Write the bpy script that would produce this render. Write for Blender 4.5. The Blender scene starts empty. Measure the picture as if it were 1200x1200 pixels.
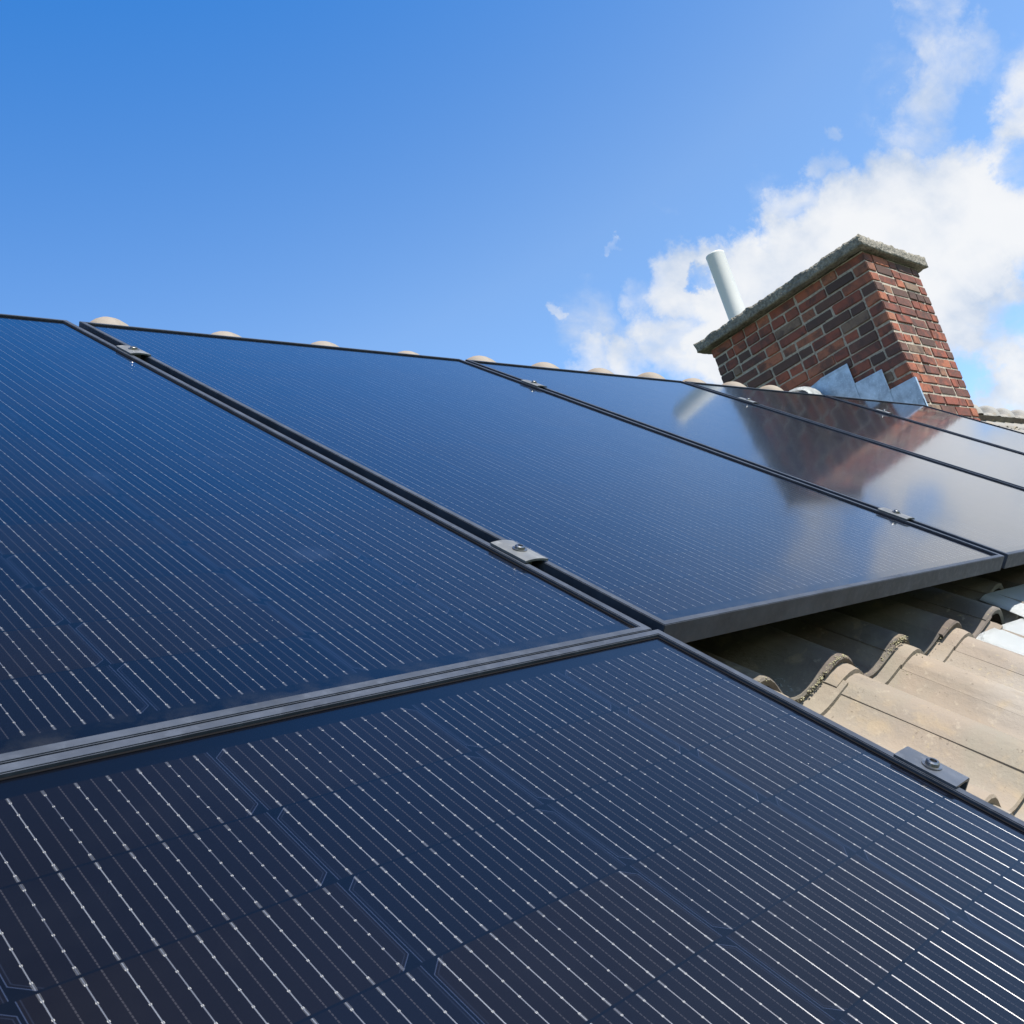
import bpy, bmesh, math, random
from mathutils import Vector, Matrix, noise
random.seed(7)
R = math.radians
S = bpy.context.scene
C = S.collection

# ------------------------------------------------------------------ camera
PITCH = R(40.5)                       # roof pitch
cth, sth = math.cos(PITCH), math.sin(PITCH)
Z0 = 5.6                              # height of the panel junction above the ground
cam_d = bpy.data.cameras.new('camera')
cam = bpy.data.objects.new('camera', cam_d); C.objects.link(cam)
M = Matrix(((0.62920533, 0.04140057, -0.77613571, -0.83722276),
            (-0.7089798, -0.37864229, -0.59496022, -0.72638552),
            (-0.31850949, 0.92461668, -0.20889158, -0.11798471 + Z0),
            (0, 0, 0, 1)))
cam.matrix_world = M
cam_d.sensor_width = 36
cam_d.lens = 36 * 1146.737 / 1200
cam_d.shift_x = -203.16 / 1200
cam_d.clip_start = 0.02; cam_d.clip_end = 4000
cam_d.dof.use_dof = True
cam_d.dof.focus_distance = 2.6
cam_d.dof.aperture_fstop = 60.0
S.camera = cam

# ------------------------------------------------------------------ light
def plane_dir(a, b, n):               # roof-plane components -> world
    return Vector((a, b * cth - n * sth, b * sth + n * cth)).normalized()
SUN = plane_dir(0.04, 0.12, 0.99)
sun_el = math.asin(SUN.z); sun_az = math.atan2(SUN.x, SUN.y)
ld = bpy.data.lights.new('sun', 'SUN'); ld.energy = 5.0; ld.angle = R(0.5); ld.color = (1.0, 0.95, 0.87)
lo = bpy.data.objects.new('sun', ld); C.objects.link(lo)
lo.rotation_euler = SUN.to_track_quat('Z', 'Y').to_euler(); lo.location = (0, 0, 30)
S.view_settings.view_transform = 'Standard'; S.view_settings.look = 'None'
S.view_settings.exposure = 1.0; S.view_settings.gamma = 1.0; S.view_settings.use_curve_mapping = False
S.cycles.max_bounces = 8

# node helper -------------------------------------------------------
class NT:
    def __init__(s, tree): s.t = tree; s.n = tree.nodes; s.l = tree.links
    def node(s, typ, **kw):
        nd = s.n.new(typ)
        for k, v in kw.items(): setattr(nd, k, v)
        return nd
    def put(s, sock, v):
        if isinstance(v, bpy.types.NodeSocket): s.l.new(v, sock)
        elif v is not None: sock.default_value = v
    def m(s, op, a, b=None, c=None, clamp=False):
        nd = s.node('ShaderNodeMath', operation=op, use_clamp=clamp)
        s.put(nd.inputs[0], a)
        if b is not None: s.put(nd.inputs[1], b)
        if c is not None: s.put(nd.inputs[2], c)
        return nd.outputs[0]
    def vm(s, op, a, b=None, out=0):
        nd = s.node('ShaderNodeVectorMath', operation=op)
        s.put(nd.inputs[0], a)
        if b is not None: s.put(nd.inputs[1], b)
        return nd.outputs[out]
    def mix(s, f, a, b, typ='RGBA', blend='MIX'):
        nd = s.node('ShaderNodeMix', data_type=typ, blend_type=blend)
        if typ == 'RGBA':
            s.put(nd.inputs[0], f); s.put(nd.inputs[6], a); s.put(nd.inputs[7], b); return nd.outputs[2]
        s.put(nd.inputs[0], f); s.put(nd.inputs[2], a); s.put(nd.inputs[3], b); return nd.outputs[0]
    def noise(s, vec, scale, detail=4, rough=.5, out=0, dist=0.0):
        nd = s.node('ShaderNodeTexNoise')
        s.put(nd.inputs['Vector'], vec); s.put(nd.inputs['Scale'], scale)
        nd.inputs['Detail'].default_value = detail; nd.inputs['Roughness'].default_value = rough
        nd.inputs['Distortion'].default_value = dist
        return nd.outputs[out]
    def rmap(s, v, a, b, c=0.0, d=1.0, smooth=False):
        nd = s.node('ShaderNodeMapRange'); nd.clamp = True
        if smooth: nd.interpolation_type = 'SMOOTHSTEP'
        s.put(nd.inputs[0], v)
        for i, q in enumerate((a, b, c, d)): nd.inputs[i + 1].default_value = q
        return nd.outputs[0]
    def ramp(s, f, stops):
        nd = s.node('ShaderNodeValToRGB'); s.put(nd.inputs[0], f)
        e = nd.color_ramp.elements
        while len(e) < len(stops): e.new(0.5)
        for el, (p, c) in zip(e, stops): el.position = p; el.color = (*c, 1)
        return nd.outputs[0]

# ------------------------------------------------------------------ sky
w = bpy.data.worlds.new('World'); S.world = w; w.use_nodes = True
w.node_tree.nodes.clear()
T = NT(w.node_tree)
sky = T.node('ShaderNodeTexSky'); sky.sky_type = 'NISHITA'; sky.sun_disc = False
sky.sun_elevation = sun_el; sky.sun_rotation = sun_az
sky.air_density = 1.0; sky.dust_density = 0.35; sky.ozone_density = 2.2; sky.altitude = 100
tc = T.node('ShaderNodeTexCoord').outputs['Generated']
dirn = T.vm('NORMALIZE', tc)
def azel(az, el): return Vector((math.sin(R(az)) * math.cos(R(el)), math.cos(R(az)) * math.cos(R(el)), math.sin(R(el))))
# cloud banks: (azimuth, elevation, angular radius, weight) in the sky of the place
BANKS = [
    (76.3, 20.0, 3.15, 1),
    (73.9, 22.5, 2.83, 1),
    (70.9, 22.9, 3.24, 1),
    (67.6, 22.9, 3.11, 1),
    (64.3, 22.9, 2.86, 1),
    (61.4, 23.3, 2.39, 1),
    (58.8, 24.0, 2.15, 0.95),
    (56.8, 25.2, 1.81, 0.85),
    (54.7, 25.1, 1.33, 0.6),
    (52.2, 21.6, 1.84, 0.7),
    (49.9, 22.0, 1.35, 0.55),
    (55.3, 21.6, 2.43, 0.8),
    (59.0, 20.9, 2.91, 1),
    (64.9, 26.2, 1.40, 0.6),
    (67.3, 27.2, 1.01, 0.55),
    (69.3, 28.3, 0.63, 0.5),
    (73.1, 19.6, 2.76, 1),
    (69.3, 19.3, 3.77, 1),
    (64.1, 19.9, 3.85, 1),
    (71.0, 16.0, 2.34, 0.85),
    (74.5, 16.4, 1.19, 0.8),
    (72.8, 12.6, 2.07, 0.85),
    (70.8, 11.9, 1.86, 0.7),
    (73.0, 25.6, 2.67, 0.61),
    (74.5, 27.8, 1.92, 0.55),
    (76.3, 29.0, 1.75, 0.53),
    (76.4, 30.8, 1.60, 0.47),
    (77.4, 31.6, 1.44, 0.46),
    (78.1, 28.5, 1.60, 0.46),
    (70, 26, 3.2, .34), (65, 25.6, 3.0, .34), (57, 27, 2.4, .32), (51, 23.5, 2.6, .36), (75, 28, 3.4, .3), (80, 26, 2.6, .42),
    (78.3, 24.4, 1.76, 0.75),
    (76.0, 23.7, 1.34, 0.6),
    (49.1, 24.9, 0.42, 0.5),
    (53.7, 27.6, 0.42, 0.48),
    (79.3, 19.0, 3.95, 1),
    (77.8, 12.3, 3.94, 0.9),
    (84.2, 22.4, 2.52, 0.7),
    (84.4, 16.2, 4.56, 0.8),
    (74.0, 14.0, 4.5, .75), (81, 21.5, 3.6, .95), (80.5, 24.5, 2.6, .7), (51.5, 19.6, 1.8, .6), (76.5, 13.0, 4.2, .9), (78.5, 22.0, 3.2, .9)]
HOLES = [(78.0, 22.6, 1.5, .55), (76.0, 17.5, 1.1, .35), (58.1, 24.8, .6, .55), (75.1, 14.4, 1.2, .35), (71.0, 13.9, 1.0, .3)]
warp = T.noise(dirn, 11.0, 7, .65, out=1)
wv = T.vm('SCALE', T.vm('SUBTRACT', warp, (.5, .5, .5))); wv.node.inputs['Scale'].default_value = 0.10
wd = T.vm('NORMALIZE', T.vm('ADD', dirn, wv))
acc = None
for az, el, rad, wt in BANKS:
    d = T.vm('DOT_PRODUCT', wd, tuple(azel(az, el)), out=1)
    b = T.rmap(d, math.cos(R(rad * 1.6)), math.cos(R(rad * .3)), 0.0, wt, smooth=True)
    acc = b if acc is None else T.m('MAXIMUM', acc, b)
# patches of blue seen through the bank
for az, el, rad, wt in HOLES:
    d = T.vm('DOT_PRODUCT', wd, tuple(azel(az, el)), out=1)
    acc = T.m('SUBTRACT', acc, T.rmap(d, math.cos(R(rad * 1.5)), 1.0, 0.0, wt, smooth=True))
# compress the vertical so that wisps stretch along the wind
mp = T.node('ShaderNodeMapping'); T.put(mp.inputs[0], dirn)
mp.inputs['Rotation'].default_value = (R(12), R(-24), R(20)); mp.inputs['Scale'].default_value = (1.0, 1.5, 1.7)
n1 = T.noise(mp.outputs[0], 7.5, 9, .58, dist=.4)
n2 = T.noise(mp.outputs[0], 22.0, 6, .6)
dens = T.m('ADD', T.m('MULTIPLY', acc, 1.05), T.m('ADD', T.m('MULTIPLY', T.m('SUBTRACT', n1, .5), 1.3), T.m('MULTIPLY', T.m('SUBTRACT', n2, .5), .22)))
cov = T.rmap(dens, .26, .84, 0, 1, smooth=True)
cov = T.m('MULTIPLY', cov, T.rmap(acc, .02, .3))
shade = T.noise(mp.outputs[0], 9.0, 8, .55)
ccol = T.mix(T.rmap(shade, .36, .60), (.60, .70, .86, 1), (.93, .95, .98, 1))
ccol = T.mix(T.rmap(dens, .75, 1.25), ccol, (.975, .985, 1.0, 1))
skyc = T.node('ShaderNodeHueSaturation'); skyc.inputs['Saturation'].default_value = 1.12
T.put(skyc.inputs['Color'], sky.outputs[0])
SKY_STRENGTH = 0.131
bg = T.node('ShaderNodeBackground'); bg.inputs[1].default_value = SKY_STRENGTH
cs = T.vm('SCALE', ccol); cs.node.inputs['Scale'].default_value = .48 / SKY_STRENGTH
# the blue deepens towards the zenith in the north, and pales towards the horizon
zen = T.vm('DOT_PRODUCT', dirn, tuple(azel(10, 75)), out=1)
tint = T.mix(T.rmap(zen, .63, .90, 0, 1), (1, 1, 1, 1), (.15, .68, 1.04, 1))
tint = T.mix(T.rmap(zen, .88, .97, 0, 1), tint, (.10, .36, .52, 1))  # unseen zenith sky darkened further, added to dim reflections in the nearest panel
skyt = T.mix(1.0, skyc.outputs[0], tint, blend='MULTIPLY')
T.put(bg.inputs[0], T.mix(T.m('MULTIPLY', cov, .97), skyt, cs))
T.put(T.node('ShaderNodeOutputWorld').inputs[0], bg.outputs[0])

# ------------------------------------------------------------------ helpers
def P(u, v, n=0.0):                   # roof-plane coordinates -> world
    return Vector((u, v * cth - n * sth, v * sth + n * cth + Z0))

def mat(name):
    m = bpy.data.materials.new(name); m.use_nodes = True
    t = NT(m.node_tree); b = m.node_tree.nodes['Principled BSDF']
    return m, t, b

def bump(t, b, h, strength=.3, dist=.002):
    n = t.node('ShaderNodeBump'); n.inputs['Strength'].default_value = strength; n.inputs['Distance'].default_value = dist
    t.put(n.inputs['Height'], h); t.put(b.inputs['Normal'], n.outputs[0])

def simple(name, col, rough=.5, metal=0.0, var=.15, scale=30, spec=.5):
    m, t, b = mat(name)
    o = t.node('ShaderNodeTexCoord').outputs['Object']
    n = t.noise(o, scale, 4, .6)
    c1 = tuple(x * (1 - var) for x in col) + (1,); c2 = tuple(min(1, x * (1 + var)) for x in col) + (1,)
    t.put(b.inputs['Base Color'], t.mix(n, c1, c2))
    t.put(b.inputs['Roughness'], t.rmap(n, .3, .7, rough * .88, min(1, rough * 1.12)))
    b.inputs['Metallic'].default_value = metal; b.inputs['Specular IOR Level'].default_value = spec
    return m

def link(name, me, m=None, parent=None):
    o = bpy.data.objects.new(name, me); C.objects.link(o)
    if m is not None:
        for mm in (m if isinstance(m, (list, tuple)) else [m]): me.materials.append(mm)
    if parent is not None: o.parent = parent
    return o

def obj(name, bm, m=None, parent=None, smooth=False):
    me = bpy.data.meshes.new(name)
    bmesh.ops.recalc_face_normals(bm, faces=bm.faces)
    bm.to_mesh(me); bm.free()
    if smooth:
        for p in me.polygons: p.use_smooth = True
    return link(name, me, m, parent)

def tag(o, label=None, cat=None, group=None, kind=None):
    if label: o['label'] = label
    if cat: o['category'] = cat
    if group: o['group'] = group
    if kind: o['kind'] = kind
    return o

def empty(name, loc, rot=(0, 0, 0)):
    o = bpy.data.objects.new(name, None); C.objects.link(o)
    o.empty_display_size = .1; o.location = loc; o.rotation_euler = rot
    return o

def box(bm, x0, x1, y0, y1, z0, z1):
    vs = [bm.verts.new(p) for p in ((x0, y0, z0), (x1, y0, z0), (x1, y1, z0), (x0, y1, z0), (x0, y0, z1), (x1, y0, z1), (x1, y1, z1), (x0, y1, z1))]
    fs = [bm.faces.new([vs[i] for i in f]) for f in ((0, 3, 2, 1), (4, 5, 6, 7), (0, 1, 5, 4), (1, 2, 6, 5), (2, 3, 7, 6), (3, 0, 4, 7))]
    return vs, fs

def lathe(bm, prof, n=24, cx=0, cy=0):
    rings = []
    for r, z in prof:
        rings.append([bm.verts.new((cx + r * math.cos(2 * math.pi * k / n), cy + r * math.sin(2 * math.pi * k / n), z)) for k in range(n)])
    for a, b in zip(rings, rings[1:]):
        for k in range(n): bm.faces.new((a[k], a[(k + 1) % n], b[(k + 1) % n], b[k]))
    return rings

# ------------------------------------------------------------------ materials
def make_tile_mat():
    m, t, b = mat('weathered_clay_tile')
    o = t.node('ShaderNodeTexCoord').outputs['Object']
    at = t.node('ShaderNodeAttribute', attribute_name='tone').outputs['Fac']
    base = t.ramp(at, [(0, (.066, .057, .051)), (.12, (.092, .073, .061)), (.2, (.172, .136, .104)), (.45, (.212, .170, .126)), (.7, (.186, .146, .112)), (.9, (.204, .178, .144)), (.95, (.20, .195, .18)), (1, (.21, .207, .195))])  # the darkest stops carry the shade under the panels
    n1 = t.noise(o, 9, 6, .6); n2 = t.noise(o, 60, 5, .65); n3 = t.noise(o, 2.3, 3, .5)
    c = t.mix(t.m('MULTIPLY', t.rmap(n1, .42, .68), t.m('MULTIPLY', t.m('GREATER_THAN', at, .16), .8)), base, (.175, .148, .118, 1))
    c = t.mix(t.rmap(n3, .48, .68, 0, .6), c, (.25, .235, .21, 1))
    c = t.mix(t.rmap(n2, .60, .74, 0, .4), c, (.36, .31, .23, 1))
    n4 = t.noise(o, 4.2, 5, .6, dist=.6); n5 = t.noise(o, 17, 4, .6, dist=.3)
    c = t.mix(t.rmap(n4, .50, .66, 0, .5), c, (.165, .155, .120, 1))
    c = t.mix(t.rmap(n5, .56, .70, 0, .45), c, (.27, .205, .125, 1))
    yl = t.m('MULTIPLY', t.rmap(t.noise(o, 75, 4, .7), .60, .66), t.rmap(n4, .30, .42, 1, 0))
    c = t.mix(t.m('MULTIPLY', yl, .7), c, (.36, .29, .13, 1))
    scr = t.node('ShaderNodeMapping'); t.put(scr.inputs[0], o); scr.inputs['Scale'].default_value = (18, 95, 95); scr.inputs['Rotation'].default_value = (0, 0, .5)
    sc = t.m('MULTIPLY', t.rmap(t.noise(scr.outputs[0], 1.6, 3, .6), .68, .73), t.rmap(n1, .45, .6))
    c = t.mix(t.m('MULTIPLY', sc, .75), c, (.075, .06, .048, 1))
    sp = t.noise(o, 105, 3, .7)
    msk = t.m('MULTIPLY', t.rmap(sp, .63, .70), t.rmap(t.noise(o, 14, 3, .5), .48, .62))
    c = t.mix(t.m('MULTIPLY', msk, .8), c, (.07, .055, .04, 1))
    # dark streaks running down the slope, pale lichen rings
    mp = t.node('ShaderNodeMapping'); t.put(mp.inputs[0], o); mp.inputs['Scale'].default_value = (26, 5, 5)
    st = t.noise(mp.outputs[0], 1.0, 4, .6)
    c = t.mix(t.rmap(st, .54, .74, 0, .6), c, (.12, .102, .085, 1))
    t.put(b.inputs['Base Color'], c); b.inputs['Roughness'].default_value = .85
    b.inputs['Specular IOR Level'].default_value = .25
    bump(t, b, t.m('ADD', t.m('MULTIPLY', n2, .6), t.m('ADD', t.m('MULTIPLY', sp, .5), n1)), .55, .004)
    return m

def make_brick_mat():
    m, t, b = mat('sooty_brick')
    o = t.node('ShaderNodeTexCoord').outputs['Object']
    at = t.node('ShaderNodeAttribute', attribute_name='tone').outputs['Fac']
    c = t.ramp(at, [(0, (.058, .040, .036)), (.16, (.10, .056, .044)), (.26, (.145, .060, .046)), (.42, (.185, .060, .042)), (.62, (.228, .074, .046)), (.82, (.280, .108, .062)), (1, (.165, .115, .082))])
    n1 = t.noise(o, 11, 6, .68, dist=.4); n2 = t.noise(o, 120, 4, .7); n3 = t.noise(o, 5, 3, .5)
    c = t.mix(t.rmap(n1, .44, .62, 0, .8), c, (.062, .042, .037, 1))
    c = t.mix(t.rmap(n2, .58, .75, 0, .4), c, (.29, .17, .12, 1))
    c = t.mix(t.rmap(n3, .52, .72, 0, .5), c, (.05, .036, .033, 1))
    t.put(b.inputs['Base Color'], c); b.inputs['Roughness'].default_value = .9; b.inputs['Specular IOR Level'].default_value = .2
    bump(t, b, t.m('ADD', n2, n1), .6, .004)
    mm, t, b = mat('lime_mortar')
    o = t.node('ShaderNodeTexCoord').outputs['Object']
    n = t.noise(o, 60, 5, .7)
    t.put(b.inputs['Base Color'], t.mix(t.rmap(n, .3, .7), (.17, .145, .118, 1), (.38, .335, .26, 1)))
    b.inputs['Roughness'].default_value = .95; bump(t, b, n, .6, .004)
    return m, mm

def make_concrete():
    m, t, b = mat('rough_concrete')
    o = t.node('ShaderNodeTexCoord').outputs['Object']
    n = t.noise(o, 45, 5, .75); n2 = t.noise(o, 7, 4, .6)
    v = t.node('ShaderNodeTexVoronoi'); t.put(v.inputs['Vector'], o); v.inputs['Scale'].default_value = 70
    c = t.mix(t.rmap(n, .35, .65), (.07, .064, .052, 1), (.25, .23, .185, 1))
    c = t.mix(t.rmap(n2, .45, .7, 0, .7), c, (.10, .095, .082, 1))
    c = t.mix(t.rmap(v.outputs[0], .0, .22, .7, 0), c, (.32, .30, .25, 1))
    t.put(b.inputs['Base Color'], c); b.inputs['Roughness'].default_value = .95
    bump(t, b, t.m('ADD', n, v.outputs[0]), .8, .008)
    return m

def make_metal(name, col, rough, metal, spec=.5):
    m, t, b = mat(name); b.inputs['Specular IOR Level'].default_value = spec
    o = t.node('ShaderNodeTexCoord').outputs['Object']
    n = t.noise(o, 18, 5, .6); n2 = t.noise(o, 90, 3, .6)
    c = t.mix(t.rmap(n, .35, .7), tuple(x * .72 for x in col) + (1,), tuple(min(1, x * 1.18) for x in col) + (1,))
    c = t.mix(t.rmap(n2, .55, .75, 0, .5), c, tuple(min(1, x * 1.6) for x in col) + (1,))
    t.put(b.inputs['Base Color'], c); b.inputs['Metallic'].default_value = metal
    t.put(b.inputs['Roughness'], t.rmap(n2, .3, .7, rough * .8, rough * 1.2))
    bump(t, b, n, .25, .004)
    return m

# ------------------------------------------------------------------ solar panel
PW, PH, PT = 1.034, 1.755, .030       # outer size and frame depth
LIP = .0105
def make_cell_mat():
    m, t, b = mat('solar_cells_under_glass')
    o = t.node('ShaderNodeTexCoord').outputs['Object']
    sx = t.node('ShaderNodeSeparateXYZ'); t.put(sx.inputs[0], o)
    x, y = sx.outputs[0], sx.outputs[1]
    px, py = .1668, .0845; cw, ch = .1650, .0828
    mx = (PW - 6 * px) / 2; my = (PH - 20 * py) / 2
    pb = cw / 9
    X = t.m('DIVIDE', t.m('SUBTRACT', x, mx), px); Y = t.m('DIVIDE', t.m('SUBTRACT', y, my), py)
    ix, iy = t.m('FLOOR', X), t.m('FLOOR', Y)
    dx = t.m('MULTIPLY', t.m('SUBTRACT', t.m('FRACT', X), .5), px)      # metres from the cell's centre
    dy = t.m('MULTIPLY', t.m('SUBTRACT', t.m('FRACT', Y), .5), py)
    ax, ay = t.m('ABSOLUTE', dx), t.m('ABSOLUTE', dy)
    par = t.m('SUBTRACT', t.m('MULTIPLY', t.m('MODULO', t.m('ADD', ix, 20), 2.0), 2.0), 1.0)   # -1 / +1 by column
    inX = t.m('MULTIPLY', t.m('GREATER_THAN', X, 0), t.m('LESS_THAN', X, 6))
    inY = t.m('MULTIPLY', t.m('GREATER_THAN', Y, 0), t.m('LESS_THAN', Y, 20))
    inside = t.m('MULTIPLY', inX, inY)
    ex = t.m('SUBTRACT', cw / 2, ax); ey = t.m('SUBTRACT', ch / 2, ay)
    cd = t.m('SUBTRACT', t.m('ADD', ex, t.m('SUBTRACT', ch / 2, t.m('MULTIPLY', dy, par))), .0095)
    cdn = t.m('MULTIPLY', cd, .7071)
    edge = t.m('MINIMUM', t.m('MINIMUM', ex, ey), cdn)
    cell = t.m('MULTIPLY', inside, t.m('GREATER_THAN', edge, 0))
    side = t.m('MINIMUM', ex, cdn)
    line = t.m('MULTIPLY', cell, t.m('LESS_THAN', side, .0005))
    line2 = t.m('MULTIPLY', cell, t.m('COMPARE', side, .0021, .0003))
    # busbar wires
    q = t.m('DIVIDE', t.m('ADD', dx, cw / 2), pb)
    ib = t.m('FLOOR', q)
    bx = t.m('ABSOLUTE', t.m('MULTIPLY', t.m('SUBTRACT', t.m('FRACT', q), .5), pb))
    yin = t.m('GREATER_THAN', ey, .0004)
    wn = t.node('ShaderNodeTexWhiteNoise'); wn.noise_dimensions = '3D'
    cv = t.node('ShaderNodeCombineXYZ')
    t.put(cv.inputs[0], t.m('ADD', t.m('MULTIPLY', ix, 9), ib)); t.put(cv.inputs[1], iy)
    inf = t.node('ShaderNodeObjectInfo'); t.put(cv.inputs[2], t.m('MULTIPLY', inf.outputs['Random'], 50))
    t.put(wn.inputs[0], cv.outputs[0]); rnd = wn.outputs[0]
    wire = t.m('MULTIPLY', t.m('MULTIPLY', t.m('LESS_THAN', bx, .00030), yin), cell)
    # solder pads every 14 mm, long pads at both ends of the half cell
    pf = t.m('FRACT', t.m('DIVIDE', t.m('ADD', dy, .042), .014))
    pdist = t.m('MULTIPLY', t.m('ABSOLUTE', t.m('SUBTRACT', pf, .5)), .014)
    pad = t.m('MULTIPLY', t.m('MULTIPLY', t.m('LESS_THAN', pdist, .0007), t.m('LESS_THAN', bx, .0006)), t.m('MULTIPLY', cell, yin))
    endp = t.m('MULTIPLY', t.m('MULTIPLY', t.m('LESS_THAN', ey, .0066), yin), t.m('MULTIPLY', cell, t.m('LESS_THAN', bx, .0009)))
    endp = t.m('MULTIPLY', endp, t.m('GREATER_THAN', bx, .00045))
    # faint dashed lines half way between two wires
    fx = t.m('ABSOLUTE', t.m('SUBTRACT', bx, pb / 2))
    dash = t.m('LESS_THAN', t.m('FRACT', t.m('DIVIDE', dy, .0028)), .78)
    faint = t.m('MULTIPLY', t.m('MULTIPLY', t.m('LESS_THAN', fx, .00038), t.m('MULTIPLY', cell, t.m('GREATER_THAN', ex, .006))), dash)
    # colours
    wn2 = t.node('ShaderNodeTexWhiteNoise'); wn2.noise_dimensions = '3D'
    cv2 = t.node('ShaderNodeCombineXYZ'); t.put(cv2.inputs[0], ix); t.put(cv2.inputs[1], iy); t.put(cv2.inputs[2], t.m('MULTIPLY', inf.outputs['Random'], 50))
    t.put(wn2.inputs[0], cv2.outputs[0])
    big = t.noise(o, 2.6, 3, .5)
    tone = t.m('ADD', t.m('MULTIPLY', wn2.outputs[0], .5), t.m('MULTIPLY', big, .5))
    cc = t.mix(t.rmap(tone, .25, .75), (.0042, .0032, .0033, 1), (.0022, .0026, .0050, 1))
    c = t.mix(cell, (.0016, .0020, .0038, 1), cc)
    c = t.mix(t.m('MULTIPLY', line, .5), c, (.030, .042, .08, 1))
    c = t.mix(t.m('MULTIPLY', line2, .05), c, (.08, .11, .2, 1))
    c = t.mix(t.m('MULTIPLY', faint, .2), c, (.09, .085, .095, 1))
    wl = t.mix(rnd, (.17, .17, .19, 1), (.46, .45, .44, 1))
    c = t.mix(wire, c, wl)
    c = t.mix(t.m('MULTIPLY', endp, .26), c, (.14, .145, .155, 1))
    c = t.mix(pad, c, (.27, .265, .255, 1))
    # dust and bird specks on the glass
    v = t.node('ShaderNodeTexVoronoi'); t.put(v.inputs['Vector'], o); v.inputs['Scale'].default_value = 34
    vs = t.node('ShaderNodeSeparateColor'); t.put(vs.inputs[0], v.outputs['Color'])
    spk = t.m('MULTIPLY', t.m('LESS_THAN', v.outputs['Distance'], .018), t.m('GREATER_THAN', vs.outputs[0], .72))
    c = t.mix(t.m('MULTIPLY', spk, .75), c, (.5, .5, .5, 1))
    smear = t.rmap(t.noise(o, 10.5, 1, .4), .68, .82, 0, .28, smooth=True)
    c = t.mix(smear, c, (.020, .028, .048, 1))
    dust = t.noise(o, 5.5, 5, .65)
    c = t.mix(t.rmap(dust, .52, .78, 0, .006), c, (.35, .36, .40, 1))
    grime = t.m('MULTIPLY', t.rmap(y, .012, .045, 1, 0, smooth=True), t.rmap(t.noise(o, 28, 5, .65), .42, .68, 0, .08))
    c = t.mix(grime, c, (.16, .15, .13, 1))
    t.put(b.inputs['Base Color'], c)
    # the wires are round: highlights spread across them, not along them
    t.put(b.inputs['Metallic'], t.m('MULTIPLY', wire, .8))
    t.put(b.inputs['Anisotropic'], wire)
    vt = t.node('ShaderNodeVectorTransform', vector_type='VECTOR', convert_from='OBJECT', convert_to='WORLD')
    vt.inputs[0].default_value = (1, 0, 0); t.put(b.inputs['Tangent'], vt.outputs[0])
    t.put(b.inputs['Roughness'], t.mix(wire, .26, .58, typ='FLOAT'))
    b.inputs['Specular IOR Level'].default_value = .12
    b.inputs['Coat Weight'].default_value = 1.0; b.inputs['Coat IOR'].default_value = 1.31
    fine = t.noise(o, 380, 2, .5)
    t.put(b.inputs['Coat Roughness'], t.rmap(dust, .3, .75, .058, .085))
    bp = t.node('ShaderNodeBump'); bp.inputs['Strength'].default_value = .02; bp.inputs['Distance'].default_value = .0004
    t.put(bp.inputs['Height'], t.noise(o, 160, 3, .55)); t.put(b.inputs['Coat Normal'], bp.outputs[0])
    return m

M_CELL = make_cell_mat()
M_FRAME = make_metal('black_anodised_frame', (.040, .047, .062), .55, .0, .14)
M_ALU = make_metal('brushed_aluminium', (.105, .108, .11), .5, .0, .3)
M_BLACKALU = make_metal('black_clamp_metal', (.055, .062, .076), .45, .0, .35)
M_STEEL = make_metal('stainless_bolt', (.24, .24, .24), .36, 1.0)
M_DARK = simple('black_rubber', (.008, .008, .009), .8, spec=.0)

def frame_bm():
    bm = bmesh.new()
    def ring(x0, x1, y0, y1, z): return [bm.verts.new(p) for p in ((x0, y0, z), (x1, y0, z), (x1, y1, z), (x0, y1, z))]
    a = ring(0, PW, 0, PH, 0); i = ring(LIP, PW - LIP, LIP, PH - LIP, 0)
    ib = ring(LIP, PW - LIP, LIP, PH - LIP, -.0085); o = ring(0, PW, 0, PH, -PT)
    f = .028
    ob = ring(f, PW - f, f, PH - f, -PT); oi = ring(f, PW - f, f, PH - f, -PT + .0016); wi = ring(.002, PW - .002, .002, PH - .002, -PT + .0016); wt = ring(.002, PW - .002, .002, PH - .002, -.0085)
    for p, q in ((a, i), (i, ib), (ib, wt), (wt, wi), (wi, oi), (oi, ob), (ob, o), (o, a)):
        for k in range(4): bm.faces.new((p[k], p[(k + 1) % 4], q[(k + 1) % 4], q[k]))
    ed = [e for e in bm.edges if all(v in a for v in e.verts) or all(v in i for v in e.verts) or (e.verts[0] in a and e.verts[1] in o) or (e.verts[1] in a and e.verts[0] in o)]
    bmesh.ops.bevel(bm, geom=ed, offset=.0009, segments=2, affect='EDGES')
    return bm
def lip_shade_seal_bm():  # black ring added to draw the line of shade inside the frame lip
    bm = bmesh.new(); e = LIP + .0001; q = .0024
    for x0, x1, y0, y1 in ((e, PW - e, e, e + q), (e, PW - e, PH - e - q, PH - e), (e, e + q, e + q, PH - e - q), (PW - e - q, PW - e, e + q, PH - e - q)):
        box(bm, x0, x1, y0, y1, -.0044, -.0034)
    return bm
def glass_bm():
    bm = bmesh.new(); e = LIP + .0002
    box(bm, e, PW - e, e, PH - e, -.0072, -.0040)
    return bm

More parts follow.
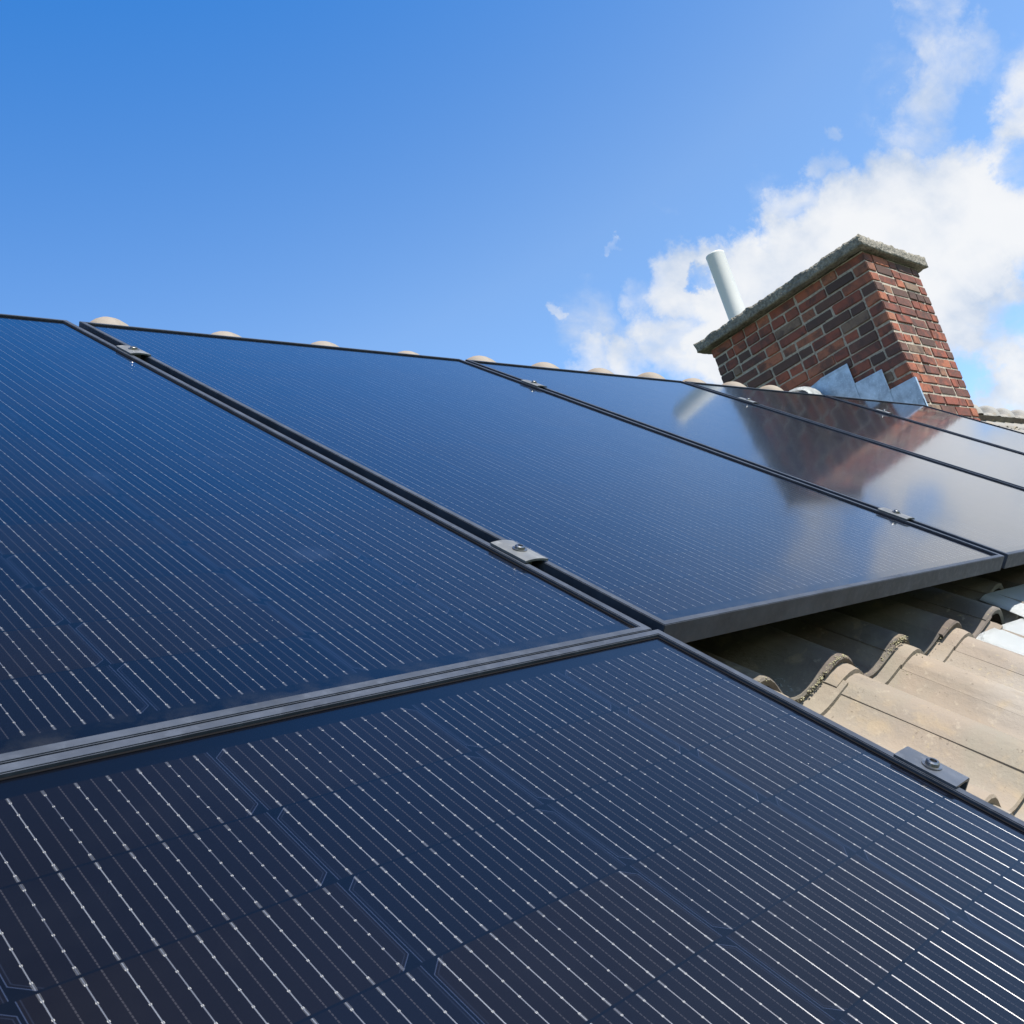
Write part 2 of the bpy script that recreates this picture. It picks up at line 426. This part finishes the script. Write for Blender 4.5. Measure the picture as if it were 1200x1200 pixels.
panel_glass_me = None
def make_panel(u, v, label, dn=0.0, yaw=0.0):
    global panel_glass_me, panel_frame_me, panel_back_me, panel_lip_shade_me
    t = empty('solar_panel', P(u, v, dn), (PITCH, 0, 0))
    t.rotation_euler = (Matrix.Rotation(PITCH, 3, 'X') @ Matrix.Rotation(yaw, 3, 'Z')).to_euler()
    tag(t, label, 'solar panel', 'black solar panels on the roof')
    if panel_glass_me is None:
        a = obj('frame', frame_bm(), M_FRAME, t); panel_frame_me = a.data
        b = obj('cell_glass', glass_bm(), M_CELL, t); panel_glass_me = b.data
        bm = bmesh.new(); box(bm, .012, PW - .012, .012, PH - .012, -.0100, -.0076)
        d = obj('lip_shade_seal', lip_shade_seal_bm(), M_DARK, t); panel_lip_shade_me = d.data
        c = obj('backsheet', bm, M_DARK, t); panel_back_me = c.data
    else:
        for nm, me in (('frame', panel_frame_me), ('cell_glass', panel_glass_me), ('backsheet', panel_back_me), ('lip_shade_seal', panel_lip_shade_me)):
            link(nm, me, None, t)
    return t

W1 = 1.058
make_panel(-.014 - PW, .003, 'upper row solar panel at the left edge, directly above the nearest panel')
make_panel(.011, .006, 'solar panel right of the long black gap, its thick front frame edge above bare tiles')
make_panel(.011 + W1, .008, 'solar panel carrying the pale pipe reflection, third from the left in the upper row')
make_panel(.011 + 2 * W1, .008, 'solar panel mirroring the dark side of the chimney, fourth in the upper row')
make_panel(.011 + 3 * W1, .008, 'last and farthest solar panel, its top corner touching the chimney flashing')
make_panel(-.0075 - PW, .0005 - PH, 'nearest solar panel in the foreground, below the row, with large cells and bright wires')

# clamps -------------------------------------------------------------
def bolt_bm(x, y, z):
    bm = bmesh.new()
    r = lathe(bm, [(.0098, z), (.0098, z + .0012), (.0068, z + .0014), (.0066, z + .0042), (.0056, z + .0052), (.0036, z + .0052), (.0032, z + .0022)], 24, x, y)
    bm.faces.new(r[-1])
    return bm
def mid_clamp(u, v, label, L=.070):
    t = empty('panel_clamp', P(u, v, .0008), (PITCH, 0, 0))
    tag(t, label, 'clamp', 'clamps holding the solar panels')
    bm = bmesh.new(); n = 10; wd = .019; rows = []
    for s in (-L / 2, L / 2):
        top = []
        for k in range(n + 1):
            x = -wd + 2 * wd * k / n
            z = .0032 + .0022 * (1 - (x / wd) ** 2)
            top.append(bm.verts.new((x, s, z)))
        bot = [bm.verts.new((p.co.x, s, p.co.z - .003)) for p in top]
        rows.append((top, bot))
    (t0, b0), (t1, b1) = rows
    for k in range(n):
        bm.faces.new((t0[k], t0[k + 1], t1[k + 1], t1[k])); bm.faces.new((b0[k], b1[k], b1[k + 1], b0[k + 1]))
        bm.faces.new((t0[k], b0[k], b0[k + 1], t0[k + 1])); bm.faces.new((t1[k], t1[k + 1], b1[k + 1], b1[k]))
    for k in (0, n): bm.faces.new((t0[k], t1[k], b1[k], b0[k]))
    obj('plate', bm, M_ALU, t)
    bm = bmesh.new(); box(bm, -.006, .006, -.02, .02, -.045, .0015)
    obj('stem', bm, M_ALU, t)
    obj('bolt', bolt_bm(0, 0, .0053), M_STEEL, t)
    return t
g0 = -.0015; g = lambda k: .011 + k * W1 - (W1 - PW) / 2
mid_clamp(g0, .250, 'grey clamp with a bolt low in the wide black gap at the centre')
mid_clamp(g0, 1.440, 'small grey clamp near the top end of the wide black gap at upper left')
mid_clamp(g(1), .258, 'grey clamp in the panel joint beside the cloud reflection')
mid_clamp(g(1), 1.432, 'small clamp high on the second panel joint, under the ridge bumps')
mid_clamp(g(2), 1.440, 'tiny clamp on the third panel joint, beside the chimney reflection')
mid_clamp(g(3), 1.440, 'farthest tiny clamp, on the last panel joint below the stepped flashing')

t = empty('panel_clamp', P(0, -.340, .0008), (PITCH, 0, 0))
tag(t, 'black end clamp with a bolt on the nearest panel, above a tan tile', 'clamp', 'clamps holding the solar panels')
bm = bmesh.new()
prof = [(-.0160, -.0004), (-.0160, .0020), (.0095, .0032), (.0130, .0026), (.0142, .0008), (.0142, -.030), (.0116, -.030), (.0116, -.0008), (.004, .0006), (-.006, -.0002)]
e0 = [bm.verts.new((x, -.032, z)) for x, z in prof]; e1 = [bm.verts.new((x, .032, z)) for x, z in prof]
for k in range(len(prof)): bm.faces.new((e0[k], e0[(k + 1) % len(prof)], e1[(k + 1) % len(prof)], e1[k]))
bm.faces.new(e0); bm.faces.new(e1[::-1])
obj('plate', bm, M_BLACKALU, t)
obj('bolt', bolt_bm(-.001, 0, .0026), M_STEEL, t)

# rails --------------------------------------------------------------
def rail(u0, u1, v, label):
    t = empty('mounting_rail', P(u0, v, -.031), (PITCH, 0, 0))
    bm = bmesh.new(); L = u1 - u0
    box(bm, 0, L, -.02, .02, -.04, 0)
    bmesh.ops.bevel(bm, geom=list(bm.edges), offset=.002, segments=1, affect='EDGES')
    o = obj('mounting_rail', bm, M_BLACKALU)
    o.location = t.location; o.rotation_euler = t.rotation_euler
    bpy.data.objects.remove(t)
    tag(o, label, 'rail', 'rails under the solar panels')
rail(-1.02, .006, -.340, 'black mounting rail under the end clamp and the nearest panel')
rail(-1.02, 4.19, .250, 'black mounting rail hidden under the lower part of the upper panels')
rail(-1.02, 4.19, 1.440, 'black mounting rail hidden under the upper part of the upper panels')

# ------------------------------------------------------------------ the house
house = empty('house', (2.4, .5, 0))
tag(house, 'house with a pantiled pitched roof carrying solar panels and a brick chimney', 'house')
HM = Matrix.Translation(-house.location)
M_TILE = make_tile_mat()
PIT, UR, AMP, ZC, GA, VE = .2015, .224, .050, -.118, .315, -.020
U0, U1 = -3.2, 8.6
def sag(v):                            # the old roof lies a little flatter than the panels
    return -.031 * max(0.0, v - .05)
def zprof(d):                         # d = distance from the crest, 0..PIT
    c = .5 + .5 * math.cos(2 * math.pi * d / PIT)
    return ZC - AMP + AMP * c ** 1.15
RIDGE_V = 2.60
def roof_mesh():
    verts, faces, tone = [], [], []
    ds = [-.043 + .215 * k / 15 for k in range(16)]
    kmin = -7; k = kmin
    while VE + GA * k < RIDGE_V - .05:
        v0 = VE + GA * k
        i = int((U0 - UR) / PIT); vrow = v0
        while UR + PIT * i < U1:
            uc = UR + PIT * i; v0 = vrow + (.075 if -.1 < vrow < .1 and 1.15 < uc < 1.65 else 0)
            if -.6 < v0 < -.1 and .95 < uc < 1.5:
                i += 1; continue
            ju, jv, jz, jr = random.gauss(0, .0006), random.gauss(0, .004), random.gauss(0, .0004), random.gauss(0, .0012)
            tn = random.uniform(.0, .12) if v0 > -.1 else random.uniform(.2, .9)  # courses from the panel edge up: under-panel shade put into the tile colour
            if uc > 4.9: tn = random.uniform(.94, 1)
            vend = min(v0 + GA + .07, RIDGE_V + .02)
            rows = [(v0 + .0015, -.012, 0), (v0, -.003, 0), (v0 + .003, 0, 0), (v0 + GA * .5, 0, 0), (v0 + GA - .0295, 0, 0), (v0 + GA - .028, .0068, 0), (v0 + GA - .014, .0075, 0), (vend, .004, 0)]
            base = len(verts)
            for rv, dz, _ in rows:
                tilt = .020 * (1 - (rv - v0) / GA)
                for d in ds:
                    lap = 0.0012 * max(0, 1 - (d - ds[0]) / .05)
                    n = zprof(d) + sag(rv) + tilt + dz + lap + jz + random.gauss(0, .0004)
                    verts.append(P(uc + d + ju + jr * (rv - v0), rv + jv, n))
            m = len(ds)
            for r in range(len(rows) - 1):
                for q in range(m - 1):
                    a = base + r * m + q
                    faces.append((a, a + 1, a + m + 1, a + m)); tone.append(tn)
            # left side lap face
            sb = len(verts)
            for rv, dz, _ in rows[1:]:
                tilt = .020 * (1 - (rv - v0) / GA)
                verts.append(P(uc + ds[0] + ju + jr * (rv - v0), rv + jv, zprof(ds[0]) + sag(rv) + tilt + dz + jz - .0010))
            for r in range(len(rows) - 2):
                faces.append((base + (r + 1) * m, base + (r + 2) * m, sb + r + 1, sb + r)); tone.append(tn)
            i += 1
        k += 1
    # rear slope of the roof, mirrored about the ridge, coarser
    yr = P(0, RIDGE_V, ZC).y
    v0 = -2.2
    cols = [U0 + (U1 - U0) * a / 400 for a in range(401)]
    base = len(verts); rs = [RIDGE_V - .01 - a * GA for a in range(16)]
    nrow = 0
    for a, vv in enumerate(rs):
        for dz in ((.0,) if a == 0 else (.02, .0)):
            for u in cols:
                p = P(u, vv, zprof((u - UR) % PIT) + dz + sag(vv)); verts.append(Vector((p.x, 2 * yr - p.y, p.z)))
            nrow += 1
    for r in range(nrow - 1):
        for q in range(len(cols) - 1):
            a = base + r * len(cols) + q
            faces.append((a, a + len(cols), a + len(cols) + 1, a + 1)); tone.append(.4)
    # timber deck under the tiles so that no light leaks
    base = len(verts)
    for (u, v) in ((U0, -2.25), (U1, -2.25), (U1, RIDGE_V), (U0, RIDGE_V)): verts.append(P(u, v, ZC - AMP - .03 + sag(v)))
    faces.append((base, base + 1, base + 2, base + 3)); tone.append(.1)
    base = len(verts)
    for (u, v) in ((U0, -2.25), (U1, -2.25), (U1, RIDGE_V), (U0, RIDGE_V)):
        p = P(u, v, ZC - AMP - .03 + sag(v)); verts.append(Vector((p.x, 2 * yr - p.y, p.z)))
    faces.append((base, base + 3, base + 2, base + 1)); tone.append(.1)
    me = bpy.data.meshes.new('roof')
    me.from_pydata([HM @ v for v in verts], [], faces)
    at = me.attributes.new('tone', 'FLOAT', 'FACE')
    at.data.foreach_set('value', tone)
    for p in me.polygons: p.use_smooth = True
    me.set_sharp_from_angle(angle=R(38))
    return me
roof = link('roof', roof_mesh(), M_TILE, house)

# lichen crusts on the lower tile ends --------------------------------
M_LICH = simple('lichen_crust', (.27, .245, .15), .95, var=.5, scale=160)
M_LICHG = simple('pale_lichen_crust', (.19, .195, .175), .95, var=.45, scale=160)
def lump(bm, p, r, flat=.55):
    res = bmesh.ops.create_icosphere(bm, subdivisions=1, radius=1.0)
    for v in res['verts']:
        o = v.co.copy(); k = r * (1 + .35 * noise.noise(o * 1.7 + p * 90))
        v.co = p + Vector((o.x * k, (o.y * cth - o.z * sth * flat) * k, (o.y * sth + o.z * cth * flat) * k))
def tile_top(u, v):
    d = (u - UR + .043) % PIT - .043
    k = math.floor((v - VE) / GA); v0 = VE + GA * k
    lap = 0.0012 * max(0, 1 - (d + .043) / .05)
    return zprof(d) + sag(v) + .020 * (1 - (v - v0) / GA) + lap
bm = bmesh.new(); rng = random.Random(3)
for i, dens in ((0, 20), (1, 260), (2, 150), (3, 20), (4, 12)):
    uc = UR + PIT * i
    for _ in range(dens):
        d = rng.choice((rng.uniform(-.075, .012), rng.uniform(-.05, 0), rng.uniform(-.1, .02))); u = uc + d
        p = P(u, VE + abs(rng.gauss(0, .004)) + .001, tile_top(u, VE + .005) - abs(rng.gauss(0, .004)))
        lump(bm, HM @ p, rng.uniform(.0005, .0017))
for _ in range(150):
    u = rng.uniform(.25, .9); v = VE - rng.uniform(.004, .045)
    if noise.noise(Vector((u * 12, v * 12, 3))) < .05: continue
    lump(bm, HM @ P(u, v, tile_top(u, v) + .001), rng.uniform(.0005, .0016))
lich = obj('lichen', bm, M_LICH, roof, True); lich['kind'] = 'stuff'; lich['label'] = 'yellowish lichen crusts along the tile ends'
bm = bmesh.new()
for (uu, vv, rr, nn) in ((.31, .020, .016, 60), (.335, .012, .009, 36), (.29, .040, .012, 40), (.30, .008, .012, 44), (.345, .030, .007, 22), (.52, .015, .017, 70), (.275, .06, .014, 44), (.535, .02, .008, 18)):
    for _ in range(nn):
        a = rng.uniform(0, 6.283); r = rr * (1 + rng.gauss(0, .1)); u = uu + r * math.cos(a); v = vv + r * 1.1 * math.sin(a)
        lump(bm, HM @ P(u, v, tile_top(u, v) + .0004), rng.uniform(.0006, .0019), .4)
l2 = obj('lichen', bm, M_LICHG, roof, True); l2['kind'] = 'stuff'; l2['label'] = 'pale grey lichen rings on shaded tiles'

# ridge tiles ---------------------------------------------------------
M_RIDGE = make_tile_mat(); M_RIDGE.name = 'ridge_tile_clay'
for nd in M_RIDGE.node_tree.nodes:
    if nd.type == 'VALTORGB': rr_node = nd
tt = NT(M_RIDGE.node_tree); oi = tt.node('ShaderNodeObjectInfo'); lk = [l for l in M_RIDGE.node_tree.links if l.to_node == rr_node][0]
src = lk.from_socket; tt.put(rr_node.inputs[0], tt.m('ADD', src, tt.m('MULTIPLY', tt.m('SUBTRACT', oi.outputs['Random'], .5), .14)))
def ridge_me():
    bm = bmesh.new(); nu, na = 28, 18; L = .352; g = []
    for a in range(nu + 1):
        u = -L / 2 + L * a / nu
        h = .080 * max(0, 1 - (u / .064) ** 2) ** .52
        row = []
        for b in range(na + 1):
            ph = math.pi * b / na; r = .115
            y = -math.cos(ph) * (r + .3 * h); z = math.sin(ph) ** .85 * (.060 + h) - .060
            row.append(bm.verts.new((u, y, z)))
        g.append(row)
    for a in range(nu):
        for b in range(na): bm.faces.new((g[a][b], g[a][b + 1], g[a + 1][b + 1], g[a + 1][b]))
    for row in (g[0], g[-1]): bm.faces.new(row)
    return bm
rt0 = None
ui = .385; i = 0
while ui - 9 * .355 > U0: ui -= .355
ui = .385 - 9 * .355
RZ = 1.641 - .098
while ui < U1:
    if not (4.15 < ui < 5.30):
        yy = 2.128 - .0054 * (ui - .4)
        loc = Vector((ui, yy, RZ + Z0 - .0016 * (4.26 - ui))) - house.location
        if rt0 is None:
            rt0 = obj('ridge_tile', ridge_me(), M_RIDGE, roof, True); o = rt0
            at = o.data.attributes.new('tone', 'FLOAT', 'FACE')
            at.data.foreach_set('value', [.30] * len(o.data.polygons))
            grey_me = o.data.copy(); grey_me.attributes['tone'].data.foreach_set('value', [1.0] * len(o.data.polygons))
        else:
            o = rt0.copy(); C.objects.link(o); o.parent = roof
            if ui > 5: o.data = grey_me
        o.location = loc + Vector((0, random.gauss(0, .004), random.gauss(0, .003)))
        o.scale = (random.uniform(.93, 1.07), 1, random.uniform(.95, 1.05))
        o.rotation_euler = (random.gauss(0, .02), random.gauss(0, .012), random.gauss(0, .02))
    ui += .355

# walls ---------------------------------------------------------------
M_WALL = simple('rendered_wall', (.42, .38, .32), .9, var=.1, scale=6)
bm = bmesh.new()
ey = P(0, -2.05, 0).y; ez = P(0, -2.05, ZC - AMP).z - .25
yr = P(0, RIDGE_V, ZC).y; by = 2 * yr - ey
box(bm, U0 + .3, U1 - .3, ey, by, 0, ez)
pts = [(ey, ez), (by, ez), (yr, P(0, RIDGE_V, ZC - AMP - .06).z)]
for x0, x1 in ((U0 + .3, U0 + .5), (U1 - .5, U1 - .3)):
    a = [bm.verts.new((x0, y, z)) for y, z in pts]; b = [bm.verts.new((x1, y, z)) for y, z in pts]
    bm.faces.new(a); bm.faces.new(b[::-1])
    for k in range(3): bm.faces.new((a[k], a[(k + 1) % 3], b[(k + 1) % 3], b[k]))
bm.transform(HM)
obj('wall', bm, M_WALL, house)

# chimney --------------------------------------------------------------
M_BRICK, M_MORTAR = make_brick_mat()
CX0, CX1, CY0, CY1 = 4.432, 5.178, 1.416, 2.662
CZ0, CZ1 = .55, 2.215
def chimney_bm():
    bm = bmesh.new(); lay = bm.faces.layers.float.new('tone')
    rng = random.Random(11)
    ins = .006
    _, fs = box(bm, CX0 + ins, CX1 - ins, CY0 + ins, CY1 - ins, CZ0 - .3, CZ1)
    for f in fs: f.material_index = 1
    hc = .0673; nj = .009
    nc = int((CZ1 - CZ0) / hc)
    def brick(x0, x1, y0, y1, z0, z1, soot_shade=0.0):
        jit = lambda: max(-.003, min(.003, rng.gauss(0, .0020)))
        dx, dy = jit(), jit()
        vs, fs = box(bm, x0 + dx, x1 + dx, y0 + dy, y1 + dy, z0 + jit() * .6, z1 + jit() * .6)
        for v in vs: v.co += Vector((jit(), jit(), jit())) * .8
        r = rng.random()
        soot = .06 + soot_shade + .18 * max(0, (z1 - 1.75) / .45)
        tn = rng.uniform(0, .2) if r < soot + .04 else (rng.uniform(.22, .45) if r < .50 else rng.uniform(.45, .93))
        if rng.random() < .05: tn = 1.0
        elif soot_shade: tn *= .95
        es = set()
        for f in fs: f[lay] = tn; es.update(f.edges)
        res = bmesh.ops.bevel(bm, geom=list(es), offset=.0045, segments=2, affect='EDGES')
        for f in res['faces']: f[lay] = tn
    D = .10
    for c in range(nc):
        z1 = CZ1 - .004 - c * hc; z0 = z1 - hc + nj
        if z1 < CZ0: break
        odd = c % 2
        for axis in (0, 1):
            a0, a1 = ((CX0, CX1) if axis == 0 else (CY0, CY1))
            s0, s1 = (a0, a1) if (axis == 0) == bool(odd) else (a0 + D + nj, a1 - D - nj)
            # the left (y-running) faces on even courses own the corners
            x = s0; k = 0
            while x < s1 - .02:
                ln = .205 * rng.uniform(.97, 1.03)
                if rng.random() < .36: ln = .100
                e = min(x + ln, s1)
                if s1 - e < .045: e = s1
                if axis == 0:
                    brick(x, e, CY0, CY0 + D, z0, z1); brick(x, e, CY1 - D, CY1, z0, z1)
                else:
                    brick(CX0, CX0 + D, x, e, z0, z1, .10); brick(CX1 - D, CX1, x, e, z0, z1)  # left face gets more dark bricks: soot plus its shade put into the tone
                x = e + nj
    bm.transform(Matrix.Translation((0, 0, Z0)) ); bm.transform(HM)
    return bm
chim = obj('chimney', chimney_bm(), [M_BRICK, M_MORTAR], house)

M_CONC = make_concrete()
bm = bmesh.new()
bmesh.ops.create_cube(bm, size=1.0)
KX0, KX1, KY0, KY1, KZ0, KZ1 = 4.372, 5.270, 1.374, 2.735, 2.222, 2.286
for v in bm.verts:
    v.co = Vector((KX0 if v.co.x < 0 else KX1, KY0 if v.co.y < 0 else KY1, KZ0 if v.co.z < 0 else KZ1))
def cut(ax, lo, hi, st):
    x = lo + st
    while x < hi - st * .5:
        co = [0, 0, 0]; no = [0, 0, 0]; co[ax] = x; no[ax] = 1
        bmesh.ops.bisect_plane(bm, geom=bm.verts[:] + bm.edges[:] + bm.faces[:], plane_co=co, plane_no=no); x += st
cut(0, KX0, KX1, .018); cut(1, KY0, KY1, .018); cut(2, KZ0, KZ1, .016)
bm.normal_update()
for v in bm.verts:
    p = v.co.copy(); top = p.z > KZ1 - .002; edge = p.x < KX0 + .002 or p.y < KY0 + .002
    k = .004 * noise.noise(p * 9) + .007 * noise.noise(p * 34)
    if top: k += .012 * max(0, noise.noise(p * 16 + Vector((3, 1, 0)))) + .010 * max(0, noise.noise(p * 45))
    v.co += v.normal * k
bm.transform(Matrix.Translation((0, 0, Z0))); bm.transform(HM)
obj('chimney_cap', bm, M_CONC, chim, True)

M_PIPE = simple('painted_flue', (.46, .465, .44), .5, var=.05, scale=5)
bm = bmesh.new()
r = lathe(bm, [(.068, 2.15), (.068, 2.93), (.0695, 2.934), (.0695, 2.944), (.0672, 2.946), (.0655, 2.944), (.0655, 2.2)], 40, 4.75, 2.56)
bm.transform(Matrix.Translation((0, 0, Z0))); bm.transform(HM)
obj('flue_pipe', bm, M_PIPE, chim, True)

# stepped lead flashing ----------------------------------------------
M_LEAD = make_metal('zinc_flashing', (.34, .41, .47), .42, .5)
bm = bmesh.new()
def sheet(pts, x, th=.003, sl=0):
    a = [bm.verts.new((x - th, y, z)) for y, z in pts]; b = [bm.verts.new((x, y, z)) for y, z in pts]
    bm.faces.new(a); bm.faces.new(b[::-1])
    for k in range(len(pts)): bm.faces.new((a[k], a[(k + 1) % len(pts)], b[(k + 1) % len(pts)], b[k]))
rz = lambda y: y * math.tan(PITCH) - .16 / cth
xf = CX0 - .006
sheet([(1.404, 1.365), (1.588, 1.366), (1.60, 1.18), (1.60, rz(1.5)), (1.404, rz(1.404))], xf)
sheet([(1.575, 1.500), (1.785, 1.505), (1.80, 1.33), (1.80, rz(1.6)), (1.582, rz(1.582))], xf - .004)
sheet([(1.765, 1.638), (1.97, 1.640), (2.06, 1.625), (2.10, rz(1.9)), (1.772, rz(1.772))], xf - .008)
for (ya, za, yb, zb, xx) in ((1.404, 1.365, 1.588, 1.366, xf), (1.575, 1.500, 1.785, 1.505, xf - .004), (1.765, 1.638, 1.97, 1.640, xf - .008)):
    sheet([(ya, za - .010), (ya, za + .002), (yb, zb + .002), (yb, zb - .010)], xx - .0032, .002)
    sheet([(ya - .001, za - .14), (ya - .001, za), (ya + .010, za), (ya + .010, za - .14)], xx - .0034, .002)
# turn of the first piece round the near corner
box(bm, CX0 - .009, CX0 + .012, CY0 - .012, CY0 - .008, rz(1.41), 1.365)
# apron lying on the tiles beside the chimney
q = [(CX0 - .26, 1.30), (CX0 - .012, 1.30), (CX0 - .012, 2.08), (CX0 - .26, 2.08)]
def ap(u, y, dz): return (u, y, y * math.tan(PITCH) + (ZC + .03 + sag(y / cth) + dz) / cth)
a = [bm.verts.new(ap(u, y, 0)) for u, y in q]; b = [bm.verts.new(ap(u, y, .003)) for u, y in q]
bm.faces.new(a[::-1]); bm.faces.new(b)
for k in range(4): bm.faces.new((a[k], a[(k + 1) % 4], b[(k + 1) % 4], b[k]))
bm.transform(Matrix.Translation((0, 0, Z0))); bm.transform(HM)
obj('flashing', bm, M_LEAD, chim)
# pale lead saddle dressed over the last ridge tile in front of the chimney
M_SADDLE = make_metal('pale_lead_saddle', (.46, .48, .48), .6, .1)
bm = bmesh.new(); gg = []
for a in range(21):
    u = 4.20 + .22 * a / 20; row = []
    h = .076 * max(0, 1 - ((u - 4.285) / .11) ** 2) ** .55
    for b in range(17):
        ph = math.pi * (b / 16); y = 2.105 - math.cos(ph) * (.135 + .3 * h); z = RZ + math.sin(ph) ** .8 * (.064 + h) - .060
        row.append(bm.verts.new((u, y, z + .002 * noise.noise(Vector((u * 40, y * 40, 0))))))
    gg.append(row)
for a in range(20):
    for b in range(16): bm.faces.new((gg[a][b], gg[a][b + 1], gg[a + 1][b + 1], gg[a + 1][b]))
bmesh.ops.solidify(bm, geom=bm.faces[:], thickness=.003)
bm.transform(Matrix.Translation((0, 0, Z0))); bm.transform(HM)
obj('saddle_flashing', bm, M_SADDLE, chim, True)

# white sheet on the roof at the right ---------------------------------
M_WHITE = simple('white_painted_sheet', (.48, .50, .50), .6, var=.06, scale=12)
bm = bmesh.new()
def dressed(u0, u1, v0, v1, z0, nu=40, nv=40):
    gg = []
    for a in range(nu + 1):
        row = []
        for b in range(nv + 1):
            u = u0 + (u1 - u0) * a / nu; v = v0 + (v1 - v0) * b / nv
            e = math.exp(-((u - u0) / .012) ** 2)
            row.append(bm.verts.new(P(u, v, z0 - .010 * e + .005 * noise.noise(Vector((u * 7, v * 7, 0))))))
        gg.append(row)
    for a in range(nu):
        for b in range(nv): bm.faces.new((gg[a][b], gg[a + 1][b], gg[a + 1][b + 1], gg[a][b + 1]))
dressed(.905, 1.62, -.62, -.034, -.128)
dressed(1.135, 1.62, -.050, .060, -.114)
bmesh.ops.solidify(bm, geom=bm.faces[:], thickness=.003)
o = obj('roof_sheet', bm, M_WHITE, None, True)
tag(o, 'white sheet lying on the roof at the right edge beside the pantiles', 'sheet')

# ------------------------------------------------------------------ ground
M_GROUND, t, b = mat('lawn')
o = t.node('ShaderNodeTexCoord').outputs['Object']
t.put(b.inputs['Base Color'], t.mix(t.noise(o, .4, 8, .65), (.045, .075, .025, 1), (.10, .12, .05, 1)))
b.inputs['Roughness'].default_value = .95
bm = bmesh.new(); box(bm, -900, 900, -900, 900, -.5, 0)
o = obj('ground', bm, M_GROUND); o['kind'] = 'structure'
